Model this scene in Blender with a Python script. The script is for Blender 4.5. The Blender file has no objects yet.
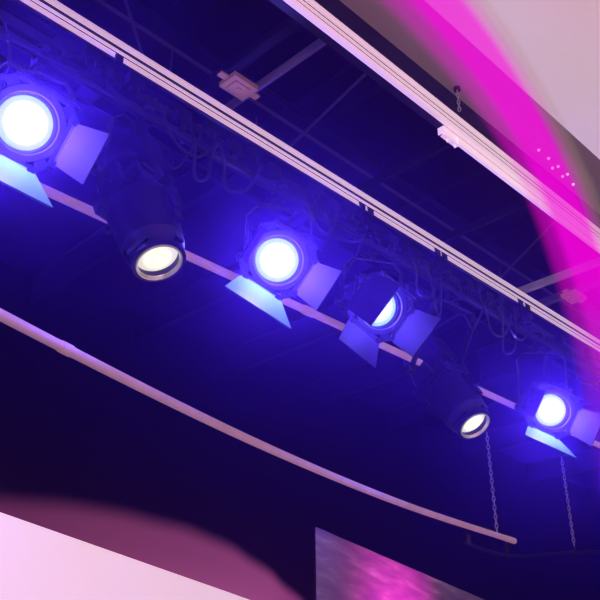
import bpy, bmesh, math, random
from mathutils import Vector, Matrix
random.seed(4)
CZ=1.6
scene=bpy.context.scene
col=scene.collection
try:
    scene.view_settings.view_transform='Standard'
    scene.view_settings.look='None'
except Exception: pass

# ---------------------------------------------------------------- materials
def mat(name, base, rough=.5, metal=0., var=.15, scale=8., emit=None, es=0., bump=0., spec=.5):
    m=bpy.data.materials.new(name); m.use_nodes=True
    nt=m.node_tree; b=nt.nodes['Principled BSDF']
    n=nt.nodes.new('ShaderNodeTexNoise'); n.inputs['Scale'].default_value=scale; n.inputs['Detail'].default_value=4
    tc=nt.nodes.new('ShaderNodeTexCoord'); nt.links.new(tc.outputs['Object'],n.inputs['Vector'])
    r=nt.nodes.new('ShaderNodeValToRGB')
    r.color_ramp.elements[0].position=.3; r.color_ramp.elements[1].position=.7
    r.color_ramp.elements[0].color=(*[c*(1-var) for c in base],1)
    r.color_ramp.elements[1].color=(*[min(1,c*(1+var)) for c in base],1)
    nt.links.new(n.outputs['Fac'],r.inputs['Fac']); nt.links.new(r.outputs['Color'],b.inputs['Base Color'])
    b.inputs['Roughness'].default_value=rough; b.inputs['Metallic'].default_value=metal
    b.inputs['Specular IOR Level'].default_value=spec
    if bump:
        bp=nt.nodes.new('ShaderNodeBump'); bp.inputs['Strength'].default_value=bump
        nt.links.new(n.outputs['Fac'],bp.inputs['Height']); nt.links.new(bp.outputs['Normal'],b.inputs['Normal'])
    if emit:
        b.inputs['Emission Color'].default_value=(*emit,1); b.inputs['Emission Strength'].default_value=es  # self-glow on surfaces that are no lamps, in place of falling light
    return m
M_white=mat('white_paint',(.88,.84,.88),.5,0,.04,5,(1,.68,.80),.44,spec=.3)  # built-in pink glow stands for hall light on the paint
M_pipe=mat('pale_pipe',(.55,.38,.46),.5,.0,.12,7,(1,.45,.58),.18,spec=.2)  # pink glow put into the colour for light on the pipes
M_black=mat('black_metal',(.003,.003,.005),.4,.0,.3,20,spec=.3)
M_pblack=mat('black_enamel',(.003,.0025,.005),.38,.0,.2,20,spec=.4)
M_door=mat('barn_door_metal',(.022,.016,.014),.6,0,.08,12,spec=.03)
M_doordim=mat('barn_door_dim_metal',(.010,.008,.010),.6,0,.08,12,spec=.03)  # darker copy of the door metal, dimmer light put into its colour
M_doorlit=mat('barn_door_bright_metal',(.045,.12,.035),.5,0,.06,12,spec=.05)  # brighter copy of the door metal, lens light painted into its colour
M_cable=mat('rubber_cable',(.005,.004,.007),.4,spec=.45)
M_dark=mat('dark_steel',(.008,.006,.012),.45,0,.4,5,spec=.25)
M_vsteel=mat('black_roof_steel',(.005,.003,.007),.6,0,.3,5,spec=.08)
M_grey=mat('galvanised',(.35,.3,.38),.4,.3,.2,14,(1,.6,.85),.04)  # slight pink glow built in, in place of light
M_wall=mat('black_stage_wall',(.004,.004,.008),.9,0,.25,2,spec=.03)
M_void=mat('black_ceiling',(.003,.002,.006),.9,0,.3,2,spec=.03)
M_floor=mat('stage_floor',(.05,.04,.05),.6,0,.2,4)
M_pale=mat('pale_plaster',(.85,.74,.70),.8,0,.03,3,(1,.68,.64),.56)  # warm glow painted in for the light on the partition
M_beige=mat('beige_plaster',(.80,.70,.58),.85,0,.08,.7,(1,.76,.62),.30)  # warm glow painted in for light on the plaster
M_bulk=mat('taupe_paint',(.24,.16,.17),.7,0,.1,3,(1,.6,.6),.05)  # faint glow of its own, in place of light
M_brass=mat('yellow_zinc_plate',(.4,.22,.10),.5,.3,.2,10,(1,.42,.2),.06)  # small warm glow built in, in place of light

def lens_mat(name,colc,cole,s,rings,amp=.18):
    m=bpy.data.materials.new(name); m.use_nodes=True; nt=m.node_tree
    b=nt.nodes['Principled BSDF']; b.inputs['Roughness'].default_value=.3
    tc=nt.nodes.new('ShaderNodeTexCoord')
    sp=nt.nodes.new('ShaderNodeVectorMath'); sp.operation='MULTIPLY'; sp.inputs[1].default_value=(1,1,0)
    ln=nt.nodes.new('ShaderNodeVectorMath'); ln.operation='LENGTH'
    nt.links.new(tc.outputs['Object'],sp.inputs[0]); nt.links.new(sp.outputs[0],ln.inputs[0])
    mr=nt.nodes.new('ShaderNodeMapRange'); mr.inputs[1].default_value=0; mr.inputs[2].default_value=.12
    nt.links.new(ln.outputs['Value'],mr.inputs[0])
    r=nt.nodes.new('ShaderNodeValToRGB'); r.color_ramp.elements[0].color=(*colc,1); r.color_ramp.elements[0].position=.45
    r.color_ramp.elements[1].color=(*cole,1); r.color_ramp.elements[1].position=.98
    nt.links.new(mr.outputs[0],r.inputs['Fac'])
    w=nt.nodes.new('ShaderNodeMath'); w.operation='MULTIPLY'; w.inputs[1].default_value=rings
    nt.links.new(ln.outputs['Value'],w.inputs[0])
    sn=nt.nodes.new('ShaderNodeMath'); sn.operation='SINE'; nt.links.new(w.outputs[0],sn.inputs[0])
    ma=nt.nodes.new('ShaderNodeMath'); ma.operation='MULTIPLY_ADD'; ma.inputs[1].default_value=s*amp; ma.inputs[2].default_value=s
    nt.links.new(sn.outputs[0],ma.inputs[0])
    nt.links.new(r.outputs['Color'],b.inputs['Emission Color']); nt.links.new(ma.outputs[0],b.inputs['Emission Strength'])
    b.inputs['Base Color'].default_value=(.02,.02,.02,1); b.inputs['Specular IOR Level'].default_value=.1
    return m
M_lensblue=lens_mat('fresnel_glass',(.85,1,.95),(.2,.45,.85),1.25,300,.08)
M_lenswarm=lens_mat('profile_glass',(1,.93,.72),(.45,.38,.22),1.1,150,.06)

def ramp(nt,stops,interp='LINEAR'):
    r=nt.nodes.new('ShaderNodeValToRGB'); e=r.color_ramp.elements
    def C(v): return (*v,1) if isinstance(v,tuple) else (v,v,v,1)
    e[0].position=stops[0][0]; e[0].color=C(stops[0][1]); e[1].position=stops[-1][0]; e[1].color=C(stops[-1][1])
    for p,v in stops[1:-1]:
        k=e.new(p); k.color=C(v)
    r.color_ramp.interpolation=interp
    return r
def see_through_glow(name,cstops,emis,alpha,across,along,edge_tint=None):
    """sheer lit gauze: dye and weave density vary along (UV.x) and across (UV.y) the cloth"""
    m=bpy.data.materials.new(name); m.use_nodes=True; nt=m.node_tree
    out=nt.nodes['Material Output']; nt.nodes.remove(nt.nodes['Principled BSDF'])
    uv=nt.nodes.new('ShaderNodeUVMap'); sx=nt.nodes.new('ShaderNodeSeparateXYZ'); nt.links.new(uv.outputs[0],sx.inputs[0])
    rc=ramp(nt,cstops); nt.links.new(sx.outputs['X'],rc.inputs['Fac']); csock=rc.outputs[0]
    if edge_tint:
        rh=ramp(nt,[(0,1.),(edge_tint[1],1.),(edge_tint[2],0.),(1,0.)]); nt.links.new(sx.outputs['Y'],rh.inputs['Fac'])
        mc=nt.nodes.new('ShaderNodeMixRGB'); nt.links.new(rh.outputs[0],mc.inputs[0]); nt.links.new(csock,mc.inputs[1]); mc.inputs[2].default_value=(*edge_tint[0],1); csock=mc.outputs[0]
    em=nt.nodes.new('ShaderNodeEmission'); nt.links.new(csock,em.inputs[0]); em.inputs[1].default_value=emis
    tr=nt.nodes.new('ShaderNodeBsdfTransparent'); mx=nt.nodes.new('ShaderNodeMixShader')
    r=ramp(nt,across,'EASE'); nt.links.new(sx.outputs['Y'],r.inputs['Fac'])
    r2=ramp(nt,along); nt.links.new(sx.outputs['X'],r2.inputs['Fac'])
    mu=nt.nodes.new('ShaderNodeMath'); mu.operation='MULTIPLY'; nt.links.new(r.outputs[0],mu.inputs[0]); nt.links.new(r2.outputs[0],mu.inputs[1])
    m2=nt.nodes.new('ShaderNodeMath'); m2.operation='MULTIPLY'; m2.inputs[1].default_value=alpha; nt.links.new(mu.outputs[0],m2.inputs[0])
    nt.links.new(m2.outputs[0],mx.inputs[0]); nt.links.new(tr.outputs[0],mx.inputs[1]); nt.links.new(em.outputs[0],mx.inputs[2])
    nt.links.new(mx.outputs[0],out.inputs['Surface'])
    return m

# ---------------------------------------------------------------- mesh helpers
def add_obj(name,me,parent=None,mtx=None,**props):
    o=bpy.data.objects.new(name,me); col.objects.link(o)
    if parent: o.parent=parent
    if mtx is not None: o.matrix_local=mtx
    for k,v in props.items(): o[k]=v
    return o
def finish(bm,name,m,smooth=True,bevel=0):
    bmesh.ops.remove_doubles(bm,verts=bm.verts,dist=1e-5)
    bmesh.ops.recalc_face_normals(bm,faces=bm.faces)
    me=bpy.data.meshes.new(name); bm.to_mesh(me); bm.free(); me.materials.append(m)
    if smooth:
        for p in me.polygons: p.use_smooth=True
        try: me.set_sharp_from_angle(angle=math.radians(35))
        except Exception: pass
    return me
def lathe(bm,prof,seg=48,off=Vector((0,0,0)),rot=0,cap=True):
    rings=[]
    for r,z in prof:
        rings.append([bm.verts.new(off+Vector((r*math.cos(rot+2*math.pi*i/seg),r*math.sin(rot+2*math.pi*i/seg),z))) for i in range(seg)])
    for a,b in zip(rings[:-1],rings[1:]):
        for i in range(seg):
            j=(i+1)%seg
            bm.faces.new((a[i],a[j],b[j],b[i]))
    if cap:
        bm.faces.new(rings[0]); bm.faces.new(rings[-1])
def box(bm,c,s,R=None):
    c=Vector(c); vs=[]
    for x in(-.5,.5):
        for y in(-.5,.5):
            for z in(-.5,.5):
                v=Vector((x*s[0],y*s[1],z*s[2]))
                if R: v=R@v
                vs.append(bm.verts.new(c+v))
    for f in((0,1,3,2),(4,6,7,5),(0,4,5,1),(2,3,7,6),(0,2,6,4),(1,5,7,3)):
        bm.faces.new([vs[i] for i in f])
def strap(bm,p0,p1,w,t,side):
    p0=Vector(p0);p1=Vector(p1);d=(p1-p0); L=d.length; d.normalize()
    s=(side-d*side.dot(d)).normalized(); u=d.cross(s)
    R=Matrix((s,u,d)).transposed()
    box(bm,(p0+p1)/2,(t,w,L),R)
def tube(bm,pts,r,seg=12,cap=True):
    pts=[Vector(p) for p in pts]; rings=[]; up=None
    for i,p in enumerate(pts):
        d=(pts[min(i+1,len(pts)-1)]-pts[max(i-1,0)]).normalized()
        if up is None:
            up=Vector((0,0,1)) if abs(d.z)<.9 else Vector((1,0,0))
        s=d.cross(up).normalized(); up=s.cross(d).normalized()
        rr=r[i] if isinstance(r,(list,tuple)) else r
        rings.append([bm.verts.new(p+(s*math.cos(2*math.pi*k/seg)+up*math.sin(2*math.pi*k/seg))*rr) for k in range(seg)])
    for a,b in zip(rings[:-1],rings[1:]):
        for i in range(seg):
            j=(i+1)%seg; bm.faces.new((a[i],a[j],b[j],b[i]))
    if cap: bm.faces.new(rings[0]); bm.faces.new(rings[-1])
def spline(ctrl,n=8):
    c=[Vector(p) for p in ctrl]; c=[c[0]*2-c[1]]+c+[c[-1]*2-c[-2]]; out=[]
    for i in range(1,len(c)-2):
        for k in range(n):
            t=k/n; p0,p1,p2,p3=c[i-1:i+3]
            out.append(.5*((2*p1)+(p2-p0)*t+(2*p0-5*p1+4*p2-p3)*t*t+(3*p1-p0-3*p2+p3)*t**3))
    out.append(c[-2]); return out
def prism_x(bm,prof,x0,x1):
    a=[bm.verts.new((x0,y,z)) for y,z in prof]; b=[bm.verts.new((x1,y,z)) for y,z in prof]
    n=len(prof)
    for i in range(n):
        j=(i+1)%n; bm.faces.new((a[i],a[j],b[j],b[i]))
    bm.faces.new(a); bm.faces.new(b)
def rect(y0,y1,z0,z1): return [(y0,z0),(y1,z0),(y1,z1),(y0,z1)]
def slab(name,c,s,m,**pr):
    bm=bmesh.new(); box(bm,(0,0,0),s); o=add_obj(name,finish(bm,name,m,False),None,Matrix.Translation(c),**pr); return o

# ---------------------------------------------------------------- room shell (x along the rig, y towards the stage)
S=dict(kind='structure')
X0,X1,Y0,Y1=-3.,16.,-3.,7.4
YB=1.6
slab('floor',((X0+X1)/2,(Y0+Y1)/2,-.05),(X1-X0,Y1-Y0,.1),M_floor,label='dark stage and hall floor',category='floor',**S)
slab('wall_back',((X0+X1)/2,Y1+.05,2.95),(X1-X0,.1,5.9),M_wall,label='black painted rear wall of the stage',category='wall',**S)
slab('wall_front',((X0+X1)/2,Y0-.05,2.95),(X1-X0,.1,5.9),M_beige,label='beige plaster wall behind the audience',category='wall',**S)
slab('wall_left',(X0-.05,(Y0+Y1)/2,2.95),(.1,Y1-Y0,5.9),M_wall,label='dark side wall',category='wall',**S)
slab('wall_right',(X1+.05,(Y0+Y1)/2,2.95),(.1,Y1-Y0,5.9),M_wall,label='dark far side wall',category='wall',**S)
slab('ceiling',((X0+X1)/2,(2.1+Y1)/2,5.95),(X1-X0,Y1-2.1,.1),M_void,label='black painted roof deck above the lighting slot',category='ceiling',**S)
slab('ceiling',((X0+X1)/2,(YB+2.1)/2,5.45),(X1-X0,2.1-YB,1.1),M_bulk,label='taupe bulkhead recess edging the lighting slot',category='ceiling',**S)
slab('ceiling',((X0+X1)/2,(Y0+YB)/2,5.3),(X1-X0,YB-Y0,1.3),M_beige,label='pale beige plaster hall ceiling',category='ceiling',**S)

u=Vector((.9106,.4133,0)); nrm=Vector((-.4133,.9106,0))
pa=Vector((1.58,3.21,0))-u*2.6; pb=Vector((1.58,3.21,0))+u*2.75
bm=bmesh.new()
R=Matrix((u,nrm,Vector((0,0,1)))).transposed()
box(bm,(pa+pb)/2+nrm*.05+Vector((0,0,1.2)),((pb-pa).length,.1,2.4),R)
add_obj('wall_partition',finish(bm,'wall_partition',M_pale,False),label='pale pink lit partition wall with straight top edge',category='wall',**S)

# ---------------------------------------------------------------- beams & rails
def multi(name,parts,label,category):
    E=bpy.data.objects.new(name,None); col.objects.link(E); E.location=(6.5,parts[0][1][0][0],parts[0][1][0][1]); E['label']=label; E['category']=category
    for pn_,pr,m in parts:
        bm=bmesh.new(); prism_x(bm,[(y-E.location.y,z-E.location.z) for y,z in pr],-9.5,9.5); add_obj(pn_,finish(bm,pn_,m,False),E)
    return E
z=CZ+2.94
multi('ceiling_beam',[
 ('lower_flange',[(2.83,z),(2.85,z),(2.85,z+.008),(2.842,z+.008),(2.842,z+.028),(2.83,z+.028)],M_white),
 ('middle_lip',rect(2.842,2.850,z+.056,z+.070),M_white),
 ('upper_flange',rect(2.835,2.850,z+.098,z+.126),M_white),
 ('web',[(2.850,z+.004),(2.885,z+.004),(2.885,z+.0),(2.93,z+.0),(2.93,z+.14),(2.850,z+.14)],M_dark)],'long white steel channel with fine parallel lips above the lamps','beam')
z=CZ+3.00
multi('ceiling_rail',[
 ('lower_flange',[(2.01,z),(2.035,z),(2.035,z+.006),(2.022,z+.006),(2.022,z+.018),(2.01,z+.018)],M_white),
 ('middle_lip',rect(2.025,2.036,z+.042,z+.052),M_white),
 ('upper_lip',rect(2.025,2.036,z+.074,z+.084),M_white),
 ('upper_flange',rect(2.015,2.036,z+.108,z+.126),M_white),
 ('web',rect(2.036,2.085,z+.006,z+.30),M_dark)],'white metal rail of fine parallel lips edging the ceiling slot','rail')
z=CZ+2.935
track=bpy.data.objects.new('curtain_track',None); col.objects.link(track); track.location=(3.2,2.07,z)
track['label']='short white double curtain track with end bracket'; track['category']='curtain track'
bm=bmesh.new(); prism_x(bm,[(-.04,0),(-.025,0),(-.025,.012),(-.03,.016),(-.03,.038),(-.02,.042),(-.02,.054),(-.04,.054),(-.04,.042),(-.034,.038),(-.034,.016),(-.04,.012)],0,8)
add_obj('rail',finish(bm,'rail',M_white,False),track)
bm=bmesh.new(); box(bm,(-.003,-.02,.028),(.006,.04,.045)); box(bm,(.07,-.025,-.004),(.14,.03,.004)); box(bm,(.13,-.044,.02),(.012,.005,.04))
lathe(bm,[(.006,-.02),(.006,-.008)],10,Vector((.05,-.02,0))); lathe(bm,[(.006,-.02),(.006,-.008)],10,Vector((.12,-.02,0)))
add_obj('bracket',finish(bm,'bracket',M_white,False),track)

BY,BZ=2.9,CZ+2.77
bar=bpy.data.objects.new('lighting_bar',None); col.objects.link(bar); bar.location=(6.5,BY,BZ)
bar['label']='black lighting bar with socket raceway under white beam'; bar['category']='lighting bar'
bm=bmesh.new(); tube(bm,[(-9.5,0,0),(9.5,0,0)],.026,20); add_obj('pipe',finish(bm,'pipe',M_dark),bar)
bm=bmesh.new(); prism_x(bm,[(-.02,.05),(.06,.05),(.06,.11),(.05,.12),(-.01,.12),(-.02,.11)],-9.5,9.5); add_obj('raceway',finish(bm,'raceway',M_dark,False),bar)
bm=bmesh.new(); tube(bm,[(-9.5,-.075,.145),(9.5,-.075,.145)],.010,12); tube(bm,[(-9.5,-.05,-.055),(9.5,-.05,-.055)],.008,10); add_obj('wiring_conduit',finish(bm,'wiring_conduit',M_dark),bar)
bm=bmesh.new(); box(bm,(0,0,0),(.09,.05,.07)); lathe(bm,[(.026,0),(.026,.03),(.02,.03),(.02,.01)],16,Vector((0,0,0))); lathe(bm,[(.02,-.07),(.024,-.04),(.024,0)],14)
me_sock=finish(bm,'socket',M_pblack)
bm=bmesh.new(); box(bm,(0,0,.08),(.022,.008,.22)); box(bm,(0,.03,.188),(.022,.06,.006)); lathe(bm,[(.036,-.012),(.036,.012)],18); box(bm,(0,-.012,.15),(.04,.016,.05))
me_hang=finish(bm,'hanger',M_black)
for i,x in enumerate([-.1,.55,.75,.95,1.35,1.5,1.62,1.75,2.05,2.25,2.4,2.55,2.7,3.05,3.2,3.35,3.75,3.9,4.0,4.35,4.6,4.72,4.85,5.0,5.2,5.4,5.9,6.4,7.1]):
    add_obj('socket',me_sock,bar,Matrix.Translation((x-6.5,-.045,.07+.05*(i%2))))
for x in (.2,1.62,3.42,3.5,4.2,4.28,5.25,5.35,7.2):
    add_obj('hanger',me_hang,bar,Matrix.Translation((x-6.5,-.078,0)))

bm=bmesh.new(); tube(bm,[(X0,3.2,CZ+2.31),(X1,3.2,CZ+2.31)],.024,24)
for x in (.9,3.3,4.9):
    lathe(bm,[(.029,0),(.029,.08)],20,Vector((0,0,0)))
    bm.verts.ensure_lookup_table()
    for v in bm.verts[-40:]:
        a=v.co.copy(); v.co=Vector((x+a.z,3.2+a.x,CZ+2.31+a.y))
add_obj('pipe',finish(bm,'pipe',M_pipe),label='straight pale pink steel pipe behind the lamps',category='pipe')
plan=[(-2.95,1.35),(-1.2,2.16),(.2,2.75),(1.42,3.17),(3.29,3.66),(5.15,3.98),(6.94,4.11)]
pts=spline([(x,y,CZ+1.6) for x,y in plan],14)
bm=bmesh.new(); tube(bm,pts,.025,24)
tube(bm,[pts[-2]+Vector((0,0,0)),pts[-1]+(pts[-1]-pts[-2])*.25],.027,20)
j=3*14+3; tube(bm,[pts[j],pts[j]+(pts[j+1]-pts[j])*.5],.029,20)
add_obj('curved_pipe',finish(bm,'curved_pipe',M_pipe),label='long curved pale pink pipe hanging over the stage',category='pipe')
bm=bmesh.new(); tube(bm,spline([(6.25,4.17,CZ+1.50),(6.6,4.17,CZ+1.47),(7.1,4.17,CZ+1.49),(8.1,4.17,CZ+1.66),(9.2,4.17,CZ+1.82)],6),.014,12)
box(bm,(6.3,4.165,CZ+1.53),(.06,.03,.08)); box(bm,(6.9,4.165,CZ+1.53),(.03,.03,.12)); box(bm,(8.2,4.17,CZ+1.69),(.03,.03,.08))
add_obj('batten',finish(bm,'batten',M_dark),label='dark sagging batten tied to the curved pipe end',category='batten')

def chain_mesh(n,pitch,r,w,l):
    bm=bmesh.new()
    for i in range(n):
        loop=[]; R=Matrix.Rotation(math.pi/2*(i%2)+.3,3,'Z')
        for kk in range(13):
            a=2*math.pi*kk/12
            loop.append(R@Vector((w*math.cos(a),0,l*math.sin(a)))+Vector((0,0,-i*pitch)))
        tube(bm,loop,r,6,False)
    return finish(bm,'links',M_grey)
def chain(x,y,zt,zb,roof,s=1.,**kw):
    n=int((zt-zb)/(.05*s))+1
    E=bpy.data.objects.new('chain',None); col.objects.link(E); E.location=(x,y,zb); E['category']='chain'; E['group']='steel support chains'
    for k,v in kw.items(): E[k]=v
    add_obj('links',chain_mesh(n,.05*s,.0055*s,.016*s,.033*s),E,Matrix.Translation((0,0,zt-zb)))
    bm=bmesh.new(); tube(bm,[(0,0,zt-zb+.03*s),(0,0,roof-zb)],.005,8); tube(bm,[(0,0,roof-zb-.02),(0,0,roof-zb)],.02,12)
    add_obj('hanger_rod',finish(bm,'hanger_rod',M_black),E,label='thin black rod')
chain(6.68,4.10,CZ+2.53,CZ+1.62,5.9,.8,label='steel link chain holding the curved pipe end')
chain(8.22,4.17,CZ+2.64,CZ+1.72,5.9,.8,label='steel link chain holding the dark batten')
chain(3.31,1.99,CZ+3.27,CZ+3.13,CZ+3.3,.5,label='short steel link chain holding the white rail')

# ---------------------------------------------------------------- roof void steelwork
def ibeam_y(x,y0,y1,z,h,w):
    bm=bmesh.new(); L=y1-y0
    box(bm,(0,0,0),(w,L,.012)); box(bm,(0,0,h/2),(.012,L,h)); box(bm,(0,0,h),(w,L,.012))
    return add_obj('roof_joist',finish(bm,'roof_joist',M_vsteel,False),None,Matrix.Translation((x,(y0+y1)/2,z)),label='dark steel roof joist crossing the slot',category='joist',group='steel roof joists')
for x in (1.0,2.35,3.6,4.9,6.3,7.8,9.4,11.2,13.2): ibeam_y(x,2.1,Y1,CZ+3.96,.33,.06)
def run_x(name,y,z,r,x0,x1,label,m=M_vsteel):
    bm=bmesh.new(); tube(bm,[(x0,y,z),(x1,y,z)],r,12); add_obj(name,finish(bm,name,m),label=label,category='conduit',group='conduits above the slot')
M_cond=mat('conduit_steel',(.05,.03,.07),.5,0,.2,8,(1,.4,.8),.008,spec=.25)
run_x('conduit',2.55,CZ+3.92,.012,X0,X1,'thin dark conduit running along the roof slot',M_cond)
run_x('conduit',3.3,CZ+3.91,.02,X0,X1,'dark conduit running along the roof slot')
run_x('conduit',3.45,CZ+3.93,.010,X0,X1,'thin dark conduit running along the roof slot',M_cond)
run_x('conduit',2.95,CZ+3.35,.006,X0,X1,'thin dark conduit running along the roof slot',M_cond)
run_x('conduit',3.7,CZ+3.9,.010,X0,X1,'thin dark conduit running along the roof slot',M_cond)
run_x('conduit',4.3,CZ+3.9,.03,X0,X1,'dark ventilation pipe under the roof joists')
for (a,b) in (((.9,2.2,CZ+3.35),(2.6,3.8,CZ+3.6)),((2.9,2.15,CZ+3.4),(3.5,3.9,CZ+3.7)),((4.9,2.2,CZ+3.3),(6.4,3.6,CZ+3.9))):
    bm=bmesh.new(); tube(bm,[a,b],.009,10); tube(bm,[b,(b[0],b[1],5.9)],.006,8); tube(bm,[a,(a[0],a[1],5.9)],.006,8)
    add_obj('diagonal_strut',finish(bm,'diagonal_strut',M_cond),label='thin dark diagonal strut hung in the roof slot',category='strut',group='diagonal struts in the roof slot')
def run_y(x,z,y0,y1,m,w,label):
    bm=bmesh.new(); box(bm,(0,0,0),(w,y1-y0,.02)); box(bm,(w/2,0,.02),(.008,y1-y0,.05)); box(bm,(-w/2,0,.02),(.008,y1-y0,.05))
    add_obj('cross_channel',finish(bm,'cross_channel',m,False),None,Matrix.Translation((x,(y0+y1)/2,z)),label=label,category='channel',group='channels bridging the slot')
run_y(2.25,CZ+3.2,2.1,3.9,M_vsteel,.05,'dark steel channel bridging the slot')
run_y(2.45,CZ+3.2,2.1,3.4,mat('mauve_channel',(.10,.06,.12),.5,0,.1,8,(1,.5,.7),.012),.015,'dim mauve steel channel bridging the slot')
run_y(3.6,CZ+3.2,2.1,3.9,M_vsteel,.02,'dark steel channel bridging the slot')
run_y(4.5,CZ+3.2,2.1,3.9,M_vsteel,.02,'dark steel channel bridging the slot')
run_y(5.45,CZ+3.12,2.1,3.2,M_grey,.03,'pale grey steel channel bridging the slot')
run_y(5.75,CZ+3.12,2.1,3.2,M_cond,.04,'dark steel channel bridging the slot')
def plate(x,y,z,label):
    bm=bmesh.new(); box(bm,(0,0,0),(.17,.13,.03)); box(bm,(0,0,-.02),(.11,.08,.012)); lathe(bm,[(.02,-.035),(.02,-.01)],16); box(bm,(.11,0,.005),(.06,.04,.012)); box(bm,(-.11,0,.005),(.06,.04,.012))
    add_obj('junction_box',finish(bm,'junction_box',M_brass,False),None,Matrix.Translation((x,y,z)),label=label,category='junction box',group='junction boxes in the slot')
plate(2.34,2.76,CZ+3.175,'small tan junction box fixed under cross channels')
plate(5.75,2.62,CZ+3.095,'small tan junction box under far cross channels')

# ---------------------------------------------------------------- fixtures
def clamp_mesh():
    bm=bmesh.new()
    pts=[(0,.045*math.cos(a),.045*math.sin(a)) for a in [math.radians(d) for d in range(-60,205,20)]]
    for p,q in zip(pts[:-1],pts[1:]): strap(bm,p,q,.04,.012,Vector((0,p[1],p[2])))
    box(bm,(0,0,-.055),(.045,.07,.03)); lathe(bm,[(.01,-.12),(.01,-.05)],12); lathe(bm,[(.02,-.1),(.02,-.085)],6)
    tube(bm,[(0,.03,-.03),(0,.09,-.03)],.007,8); box(bm,(0,.09,-.03),(.05,.012,.016))
    return finish(bm,'clamp',M_pblack)
ME_clamp=clamp_mesh()
def fres_body():
    bm=bmesh.new(); o=math.pi/8
    prof=[(.05,-.36),(.125,-.355),(.135,-.33)]
    for i in range(6):
        zz=-.32+i*.035; prof+=[(.15,zz),(.15,zz+.016),(.132,zz+.018),(.132,zz+.033)]
    prof+=[(.155,-.09),(.16,-.02),(.15,-.01)]
    lathe(bm,prof,8,rot=o)
    lathe(bm,[(.118,-.012),(.15,-.012),(.15,.018),(.142,.022),(.124,.022),(.118,.01)],48,cap=False)
    box(bm,(0,.15,-.2),(.14,.05,.2)); box(bm,(0,.18,-.2),(.1,.02,.16))
    lathe(bm,[(.02,-.41),(.02,-.36)],14,Vector((0,-.06,0)))
    for s in(-1,1):
        box(bm,(s*.158,0,.03),(.012,.3,.035)); box(bm,(0,s*.158,.03),(.3,.012,.035))
    return finish(bm,'body',M_black)
def fres_lens():
    bm=bmesh.new(); lathe(bm,[(.001,.03),(.03,.028),(.06,.023),(.09,.014),(.117,.0),(.117,-.008)],48); return finish(bm,'lens',M_lensblue)
def ring_mesh():
    bm=bmesh.new()
    lathe(bm,[(.128,.0),(.165,.0),(.165,.012),(.16,.02),(.133,.02),(.128,.012)],48,cap=False)
    lathe(bm,[(.128,.0),(.165,.0)],48,cap=False)
    for k in range(4):
        R=Matrix.Rotation(k*math.pi/2,3,'Z')
        box(bm,R@Vector((0,.158,.012)),(.26 if k%2==0 else .02,.02 if k%2==0 else .26,.022))
        for s in(-1,1):
            q=R@Vector((s*.1,.168,.02)); box(bm,q,(.03,.03,.03))
        q=R@Vector((.128,.128,.01)); box(bm,q,(.05,.05,.014),Matrix.Rotation(math.pi/4,3,'Z'))
    return finish(bm,'barn_door_frame',M_black)
def door_mesh(w0,w1,L,m,sk=0.):
    bm=bmesh.new(); t=.0015
    P=[(-w0/2,0),(w0/2,0),(w1/2+sk,L),(-w1/2+sk,L)]
    a=[bm.verts.new((x,-t,zz)) for x,zz in P]; b=[bm.verts.new((x,t,zz)) for x,zz in P]; n=len(P)
    for i in range(n):
        j=(i+1)%n; bm.faces.new((a[i],a[j],b[j],b[i]))
    bm.faces.new(a); bm.faces.new(b)
    tube(bm,[(-w0/2,0,0),(w0/2,0,0)],.006,8)
    strap(bm,(-w1/2+sk+.015,.003,L-.003),(w1/2+sk-.015,.003,L-.003),.008,.006,Vector((0,0,1)))
    return finish(bm,'barn_door',m,False)
ME_fb=fres_body(); ME_fl=fres_lens(); ME_ring=ring_mesh()
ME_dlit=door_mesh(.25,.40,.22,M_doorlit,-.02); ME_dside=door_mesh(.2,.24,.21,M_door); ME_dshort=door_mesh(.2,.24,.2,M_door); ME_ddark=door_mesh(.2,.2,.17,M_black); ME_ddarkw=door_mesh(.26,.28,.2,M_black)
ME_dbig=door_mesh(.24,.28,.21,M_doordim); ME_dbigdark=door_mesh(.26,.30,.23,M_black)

def prof_body():
    bm=bmesh.new()
    lathe(bm,[(.03,-.80),(.10,-.79),(.125,-.76),(.132,-.70),(.135,-.62),(.145,-.59),(.15,-.55),(.145,-.46)],48)
    box(bm,(0,0,-.42),(.27,.27,.1)); box(bm,(0,0,-.38),(.30,.22,.03)); box(bm,(0,0,-.45),(.22,.30,.03))
    lathe(bm,[(.14,-.40),(.15,-.36),(.145,-.33),(.138,-.20),(.13,-.1)],48)
    box(bm,(0,.145,-.24),(.05,.03,.2)); lathe(bm,[(.016,-.30),(.016,-.2)],12,Vector((.0,.165,0)))
    box(bm,(0,.12,-.66),(.16,.08,.2)); lathe(bm,[(.022,-.85),(.022,-.79)],14)
    for s in(-1,1): box(bm,(s*.155,0,-.46),(.03,.12,.14))
    for v in bm.verts: v.co.x*=1.1; v.co.y*=1.1
    return finish(bm,'body',M_pblack)
def prof_barrel():
    bm=bmesh.new()
    lathe(bm,[(.143,-.16),(.14,-.08),(.13,-.065),(.124,-.02),(.124,0),(.108,.003),(.102,.0),(.098,-.04),(.098,-.16)],48,cap=False)
    for s in(-1,1): box(bm,(s*.126,0,-.035),(.012,.12,.025))
    box(bm,(0,.130,-.035),(.05,.02,.02))
    return finish(bm,'lens_barrel',M_pblack)
M_rim=mat('rim_metal',(.6,.55,.42),.25,.8,emit=(1,.85,.55),es=.12)  # rim also given a weak glow of its own
def prof_rim():
    bm=bmesh.new(); lathe(bm,[(.096,-.012),(.107,.003),(.106,.008),(.1,.009),(.094,-.004)],48,cap=False); return finish(bm,'rim',M_rim)
def prof_lens():
    bm=bmesh.new(); lathe(bm,[(.001,-.015),(.05,-.02),(.08,-.032),(.099,-.045),(.099,-.05)],48); return finish(bm,'lens',M_lenswarm)
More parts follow.
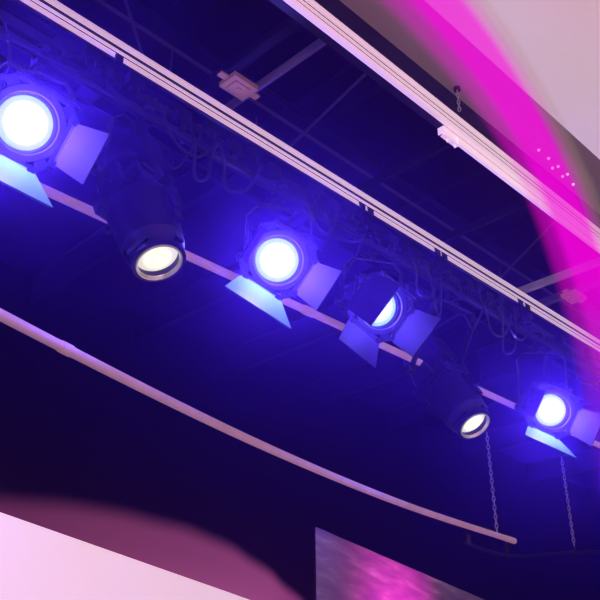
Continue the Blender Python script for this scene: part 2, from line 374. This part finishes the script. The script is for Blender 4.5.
def shutter():
    bm=bmesh.new(); box(bm,(0,0,0),(.06,.06,.003)); box(bm,(0,.035,.005),(.04,.02,.014)); return finish(bm,'shutter',M_black,False)
ME_pb=prof_body(); ME_pbar=prof_barrel(); ME_prim=prof_rim(); ME_pl=prof_lens(); ME_sh=shutter()

def aim_matrix(loc,aim):
    zz=Vector(aim).normalized(); xx=zz.cross(Vector((0,0,1))).normalized(); xx=-xx; yy=zz.cross(xx)
    if yy.z<0: xx=-xx; yy=-yy
    R=Matrix((xx,yy,zz)).transposed().to_4x4(); return Matrix.Translation(loc)@R,xx,yy,zz
def yoke_part(E,base,piv,side,half):
    bm=bmesh.new()
    d=(piv-base).normalized(); d=(d-side*d.dot(side)).normalized()
    top=base; c1=.05
    L=(piv-base).dot(d)
    strap(bm,top-side*(half-c1),top+side*(half-c1),.045,.007,d)
    for s in(-1,1):
        q0=top+side*s*(half-c1); q1=top+side*s*half+d*c1; q2=top+side*s*half+d*(L+.03)
        strap(bm,q0-side*s*.003,q1+d*.003,.045,.007,(d-side*s).normalized()); strap(bm,q1,q2,.045,.007,side)
        w=top+side*s*half+d*L
        tube(bm,[w-side*s*.04,w+side*s*.022],.012,10); tube(bm,[w+side*s*.012,w+side*s*.04],[.028,.024],10)
    return add_obj('yoke',finish(bm,'yoke',M_pblack),E)
def cable_part(E,pts,r=.007):
    bm=bmesh.new(); tube(bm,spline(pts,8),r,8); return add_obj('cable',finish(bm,'cable',M_cable),E)
def light(name,t,loc,energy,color,**k):
    l=bpy.data.lights.new(name,t); l.energy=energy; l.color=color
    for a,b in k.items(): setattr(l,a,b)
    o=bpy.data.objects.new(name,l); col.objects.link(o); o.location=loc; return o
def fresnel(barx,lens,aim,roll,doors,label,pw=165):
    lens=Vector(lens)+Vector((0,0,CZ)); P=Vector((barx,BY,BZ))
    E=bpy.data.objects.new('fresnel_spotlight',None); col.objects.link(E); E.location=P
    E['label']=label; E['category']='stage light'; E['group']='fresnel spotlights on the lighting bar'
    MX,xx,yy,zz=aim_matrix(lens-P,aim)
    add_obj('clamp',ME_clamp,E)
    add_obj('body',ME_fb,E,MX); add_obj('lens',ME_fl,E,MX,label='glowing blue-white fresnel lens')
    F=add_obj('barn_door_frame',ME_ring,E,MX@Matrix.Translation((0,0,.05))@Matrix.Rotation(math.radians(roll),4,'Z'))
    for k,(ang,me) in enumerate(doors):
        m=Matrix.Rotation(k*math.pi/2,4,'Z')@Matrix.Translation((0,.172,.022))@Matrix.Rotation(-math.radians(ang),4,'X')
        add_obj('barn_door',me,F,m)
    yoke_part(E,Vector((0,0,-.11)),(lens-P)-zz*.19,xx,.185)
    back=(lens-P)-zz*.38
    s=random.choice((-1,1))
    cable_part(E,[back+yy*-.05,back-zz*.08-yy*.06,back-zz*.1+yy*.1+xx*.1*s,Vector((.12*s,.03,-.1)),Vector((.2*s,-.06,-.02)),Vector((.24*s,-.05,.04))])
    light('lamp_glow','POINT',lens+zz*.14,pw,(.12,.085,1.0),shadow_soft_size=.07)
    return E
# doors listed: top, one side, bottom, other side
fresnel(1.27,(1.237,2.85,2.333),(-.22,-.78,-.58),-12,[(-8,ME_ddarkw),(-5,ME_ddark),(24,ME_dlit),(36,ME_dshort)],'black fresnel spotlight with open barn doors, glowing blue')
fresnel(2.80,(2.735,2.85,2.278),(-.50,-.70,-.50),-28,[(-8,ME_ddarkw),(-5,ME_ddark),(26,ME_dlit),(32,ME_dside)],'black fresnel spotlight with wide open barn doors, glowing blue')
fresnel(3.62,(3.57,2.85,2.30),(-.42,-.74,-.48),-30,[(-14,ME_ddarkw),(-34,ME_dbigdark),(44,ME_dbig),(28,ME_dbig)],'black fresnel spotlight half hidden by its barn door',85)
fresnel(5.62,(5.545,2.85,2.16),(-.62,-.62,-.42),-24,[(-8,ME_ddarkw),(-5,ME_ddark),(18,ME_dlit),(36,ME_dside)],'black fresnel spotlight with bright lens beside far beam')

def profile(barx,lens,aim,roll,label):
    lens=Vector(lens)+Vector((0,0,CZ)); P=Vector((barx,BY,BZ))
    E=bpy.data.objects.new('profile_spotlight',None); col.objects.link(E); E.location=P
    E['label']=label; E['category']='stage light'; E['group']='profile spotlights on the lighting bar'
    MX,xx,yy,zz=aim_matrix(lens-P,aim)
    add_obj('clamp',ME_clamp,E); add_obj('body',ME_pb,E,MX); B=add_obj('lens_barrel',ME_pbar,E,MX)
    add_obj('lens',ME_pl,E,MX,label='warm white glowing lens'); add_obj('rim',ME_prim,B,Matrix(),label='bright metal rim')
    for k in range(4):
        add_obj('shutter',ME_sh,E,MX@Matrix.Rotation(k*math.pi/2,4,'Z')@Matrix.Translation((0,.17,-.4)))
    yoke_part(E,Vector((0,0,-.11)),(lens-P)-zz*.46,xx,.215)
    back=(lens-P)-zz*.82
    cable_part(E,[back,back-zz*.06,Vector((.15,.08,-.1)),Vector((.22,.02,-.2)),Vector((.3,-.05,.0)),Vector((.3,-.05,.05))])
    light('lamp_glow','SPOT',lens+zz*.02,5,(1,.85,.6),spot_size=.7,shadow_soft_size=.05).rotation_euler=zz.to_track_quat('-Z','Y').to_euler()
    return E
profile(1.86,(1.912,2.75,1.888),(.08,-.39,-.88),10,'black profile spotlight pointing down with warm white lens')
profile(4.50,(4.59,2.9,1.82),(-.04,-.52,-.8),10,'black profile spotlight tilted down with pale lens')

for i,(x,w,dz) in enumerate([(2.1,.35,.14),(2.2,.2,.24),(2.45,.3,.18),(3.1,.3,.16),(3.3,.4,.12),(4.1,.3,.2),(4.2,.2,.3),(4.95,.4,.2),(5.1,.25,.28),(5.2,.4,.15),(.7,.5,.14),(6.3,.6,.18)]):
    bm=bmesh.new(); sgn=.03*(i%3-1)
    tube(bm,spline([(-w/2,-.05,.03),(-w/2+.03,-.06,-.06),(-w*.2,-.04+sgn,-dz),(w*.15,-.05,-dz*.9),(w/2-.05,-.06,-.05),(w/2,-.05,.04)],8),.008,8)
    add_obj('power_cable',finish(bm,'power_cable',M_cable),None,Matrix.Translation((x,BY,BZ)),label='black power cable looping below the lighting bar',category='cable',group='cables looped on the lighting bar')

# ---------------------------------------------------------------- glowing see-through shapes painting the magenta flare and its reflection
def ribbon(name,center,halfw,plane_fn,m,nw=8,**pr):
    bm=bmesh.new(); uvl=bm.loops.layers.uv.new('UVMap'); pts=center; rows=[]
    for i,p in enumerate(pts):
        d=(pts[min(i+1,len(pts)-1)]-pts[max(i-1,0)]).normalized(); s=Vector((d.y,-d.x))
        rows.append([(bm.verts.new(plane_fn(p+s*(halfw*(2*k/nw-1)),i/(len(pts)-1))),i/(len(pts)-1),k/nw) for k in range(nw+1)])
    for a,b in zip(rows[:-1],rows[1:]):
        for k in range(nw):
            q=[a[k],a[k+1],b[k+1],b[k]]; f=bm.faces.new([t[0] for t in q])
            for lp,t in zip(f.loops,q): lp[uvl].uv=(t[1],t[2])
            f.smooth=True
    me=bpy.data.meshes.new(name); bm.to_mesh(me); bm.free(); me.materials.append(m)
    return add_obj(name,me,**pr)
M_flare=see_through_glow('magenta_gauze',[(0,(.88,.0,.68)),(.6,(.92,.0,.70)),(.75,(.7,.06,.65)),(1,(.5,.1,.6))],1.0,.90,[(0,0),(.14,.3),(.26,.5),(.40,.98),(.68,.98),(.84,.45),(1,0)],[(0,.95),(.57,.95),(.66,.5),(.74,.15),(1,.08)],edge_tint=((.40,.28,.17),.12,.34))  # emission paints a lens flare, with a tan tint along one edge
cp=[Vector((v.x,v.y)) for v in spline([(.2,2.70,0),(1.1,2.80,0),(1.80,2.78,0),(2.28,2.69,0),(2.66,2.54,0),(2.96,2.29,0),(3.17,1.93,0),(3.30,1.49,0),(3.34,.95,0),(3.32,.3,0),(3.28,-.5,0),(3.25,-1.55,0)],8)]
ribbon('fabric_arch',cp,.46,lambda p,t:Vector((p.x,1.36,CZ+min(p.y,3.04))),M_flare,nw=16,label='glowing sheer magenta fabric arch rising to the ceiling',category='fabric arch')
M_refl=see_through_glow('magenta_drape',[(0,(.30,.05,.22)),(.35,(.75,.14,.42)),(.6,(1.,.18,.62)),(1,(.95,.05,.7))],1.0,.62,[(0,1),(.55,1),(.75,.85),(.95,.45),(1,.0)],[(0,.7),(.3,.75),(.6,.97),(.8,.9),(1,.2)])  # emission paints a soft magenta reflection on an added sheet
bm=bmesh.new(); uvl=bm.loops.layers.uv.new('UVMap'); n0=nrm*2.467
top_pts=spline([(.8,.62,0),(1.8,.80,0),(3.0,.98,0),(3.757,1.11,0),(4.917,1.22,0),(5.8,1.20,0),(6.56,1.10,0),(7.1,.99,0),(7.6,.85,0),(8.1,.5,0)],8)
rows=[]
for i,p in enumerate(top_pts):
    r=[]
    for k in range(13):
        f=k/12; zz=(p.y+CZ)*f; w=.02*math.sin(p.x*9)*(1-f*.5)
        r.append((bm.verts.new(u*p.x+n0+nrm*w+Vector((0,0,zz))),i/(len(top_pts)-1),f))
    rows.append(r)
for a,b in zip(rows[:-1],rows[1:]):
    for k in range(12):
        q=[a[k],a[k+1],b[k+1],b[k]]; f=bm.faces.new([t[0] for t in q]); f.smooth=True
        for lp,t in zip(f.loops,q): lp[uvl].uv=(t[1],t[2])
me=bpy.data.meshes.new('fabric_drape'); bm.to_mesh(me); bm.free(); me.materials.append(M_refl)
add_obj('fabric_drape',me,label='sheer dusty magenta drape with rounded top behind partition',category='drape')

def film():
    m=bpy.data.materials.new('plastic_film'); m.use_nodes=True; nt=m.node_tree; b=nt.nodes['Principled BSDF']
    tc=nt.nodes.new('ShaderNodeTexCoord'); n=nt.nodes.new('ShaderNodeTexNoise'); n.inputs['Scale'].default_value=2.0; n.inputs['Detail'].default_value=3; n.inputs['Roughness'].default_value=.5
    mp=nt.nodes.new('ShaderNodeMapping'); mp.inputs['Rotation'].default_value=(0,.9,0); mp.inputs['Scale'].default_value=(1,1,8)
    nt.links.new(tc.outputs['Object'],mp.inputs['Vector']); nt.links.new(mp.outputs[0],n.inputs['Vector'])
    r=ramp(nt,[(.38,(.20,.09,.26)),(.55,(.27,.14,.31)),(.74,(.42,.30,.45))]); nt.links.new(n.outputs['Fac'],r.inputs['Fac']); nt.links.new(r.outputs['Color'],b.inputs['Base Color'])
    b.inputs['Roughness'].default_value=.45
    nt.links.new(r.outputs['Color'],b.inputs['Emission Color']); b.inputs['Emission Strength'].default_value=.18  # film glows in its own colour, in place of light falling on it
    return m
pu=Vector((.959,.283,0)); pn=Vector((-.283,.959,0)); Rp=Matrix((pu,pn,Vector((0,0,1)))).transposed().to_4x4()
PE=bpy.data.objects.new('wrapped_panel',None); col.objects.link(PE); PE.matrix_world=Matrix.Translation((4.55,4.31,0))@Rp
PE['label']='freestanding panel wrapped in streaked shiny pink-lit plastic film'; PE['category']='panel'
H=CZ+1.376
bm=bmesh.new()
nx,nz=60,24; g=[[bm.verts.new((4.4*i/nx,-.01+.003*math.sin(i*.9+j*.5)*math.sin(j*.7+i*.21),H*j/nz)) for j in range(nz+1)] for i in range(nx+1)]
for i in range(nx):
    for j in range(nz): bm.faces.new((g[i][j],g[i+1][j],g[i+1][j+1],g[i][j+1]))
add_obj('film',finish(bm,'film',film()),PE)
bm=bmesh.new(); box(bm,(2.23,.03,H-.03),(4.3,.04,.04)); box(bm,(.1,.03,H/2),(.04,.04,H-.02)); box(bm,(4.36,.03,H/2),(.04,.04,H-.02)); box(bm,(2.23,.03,.02),(4.3,.04,.04))
add_obj('frame',finish(bm,'frame',M_dark,False),PE)

LE=bpy.data.objects.new('led_strip',None); col.objects.link(LE); LE.location=(4.41,1.95,CZ+3.294)  # added glowing dots stand in for a reflection of LEDs
LE['label']='short strip of small pink-white LED dots on bulkhead'; LE['category']='light strip'
bm=bmesh.new(); box(bm,(0,0,0),(.75,.09,.012)); add_obj('strip_base',finish(bm,'strip_base',M_bulk,False),LE)
M_glow_dot=mat('led_dot',(.9,.8,.9),.4,0,.02,5,(1,.6,.9),1.8)
bm=bmesh.new(); lathe(bm,[(.002,-.012),(.007,-.010),(.009,-.004),(.009,0)],14); me_glow_dot=finish(bm,'led',M_glow_dot)
for x,y in ((-.28,.0),(-.16,.0),(-.04,.0),(.08,.0),(-.05,.035),(.08,.035),(.21,.03)):
    add_obj('led',me_glow_dot,LE,Matrix.Translation((x,y,-.006)))

# ---------------------------------------------------------------- lighting
def aimed(o,tgt): o.rotation_euler=(Vector(tgt)-o.location).to_track_quat('-Z','Y').to_euler()
a=light('hall_magenta','AREA',(-.5,-1.6,2.6),24,(1,.42,.60),size=1.6); aimed(a,(4,2.6,4.6))
a=light('rail_wash','SPOT',(-2.2,.9,3.7),260,(1,.72,.72),spot_size=.42,spot_blend=.8,shadow_soft_size=.12); aimed(a,(5,2.6,4.72))
a=light('hall_pink','SPOT',(-1.2,.2,2.9),150,(1,.80,.74),spot_size=.75,spot_blend=.5,shadow_soft_size=.3); aimed(a,(2.4,3.6,1.3))
a=light('ceiling_wash','SPOT',(4.4,-1.6,1.6),130,(1,.84,.68),spot_size=.9,spot_blend=1,shadow_soft_size=.3); aimed(a,(3.8,.4,4.65))
a=light('panel_magenta','SPOT',(6.7,3.5,1.2),900,(1,.01,.6),spot_size=1.2,spot_blend=1,shadow_soft_size=.2); aimed(a,(6.1,4.8,2.1))

# thin blue-tinted haze added to give the lamps their bloom halos
w=bpy.data.worlds.new('world'); scene.world=w; w.use_nodes=True; nt=w.node_tree
nt.nodes['Background'].inputs[0].default_value=(.05,.02,.4,1); nt.nodes['Background'].inputs[1].default_value=.02
vs=nt.nodes.new('ShaderNodeVolumeScatter'); vs.inputs['Color'].default_value=(.45,.15,1,1); vs.inputs['Anisotropy'].default_value=.88
vs.inputs['Density'].default_value=.018
nt.links.new(vs.outputs[0],nt.nodes['World Output'].inputs['Volume'])

cam=bpy.data.cameras.new('camera'); co=bpy.data.objects.new('camera',cam); col.objects.link(co); scene.camera=co
cam.sensor_width=36; cam.lens=36*852/600
p=math.radians(27.3); A=math.radians(44.4)
fwd=Vector((math.cos(p)*math.cos(A),math.cos(p)*math.sin(A),math.sin(p)))
co.location=(0,0,CZ); co.rotation_euler=fwd.to_track_quat('-Z','Y').to_euler()
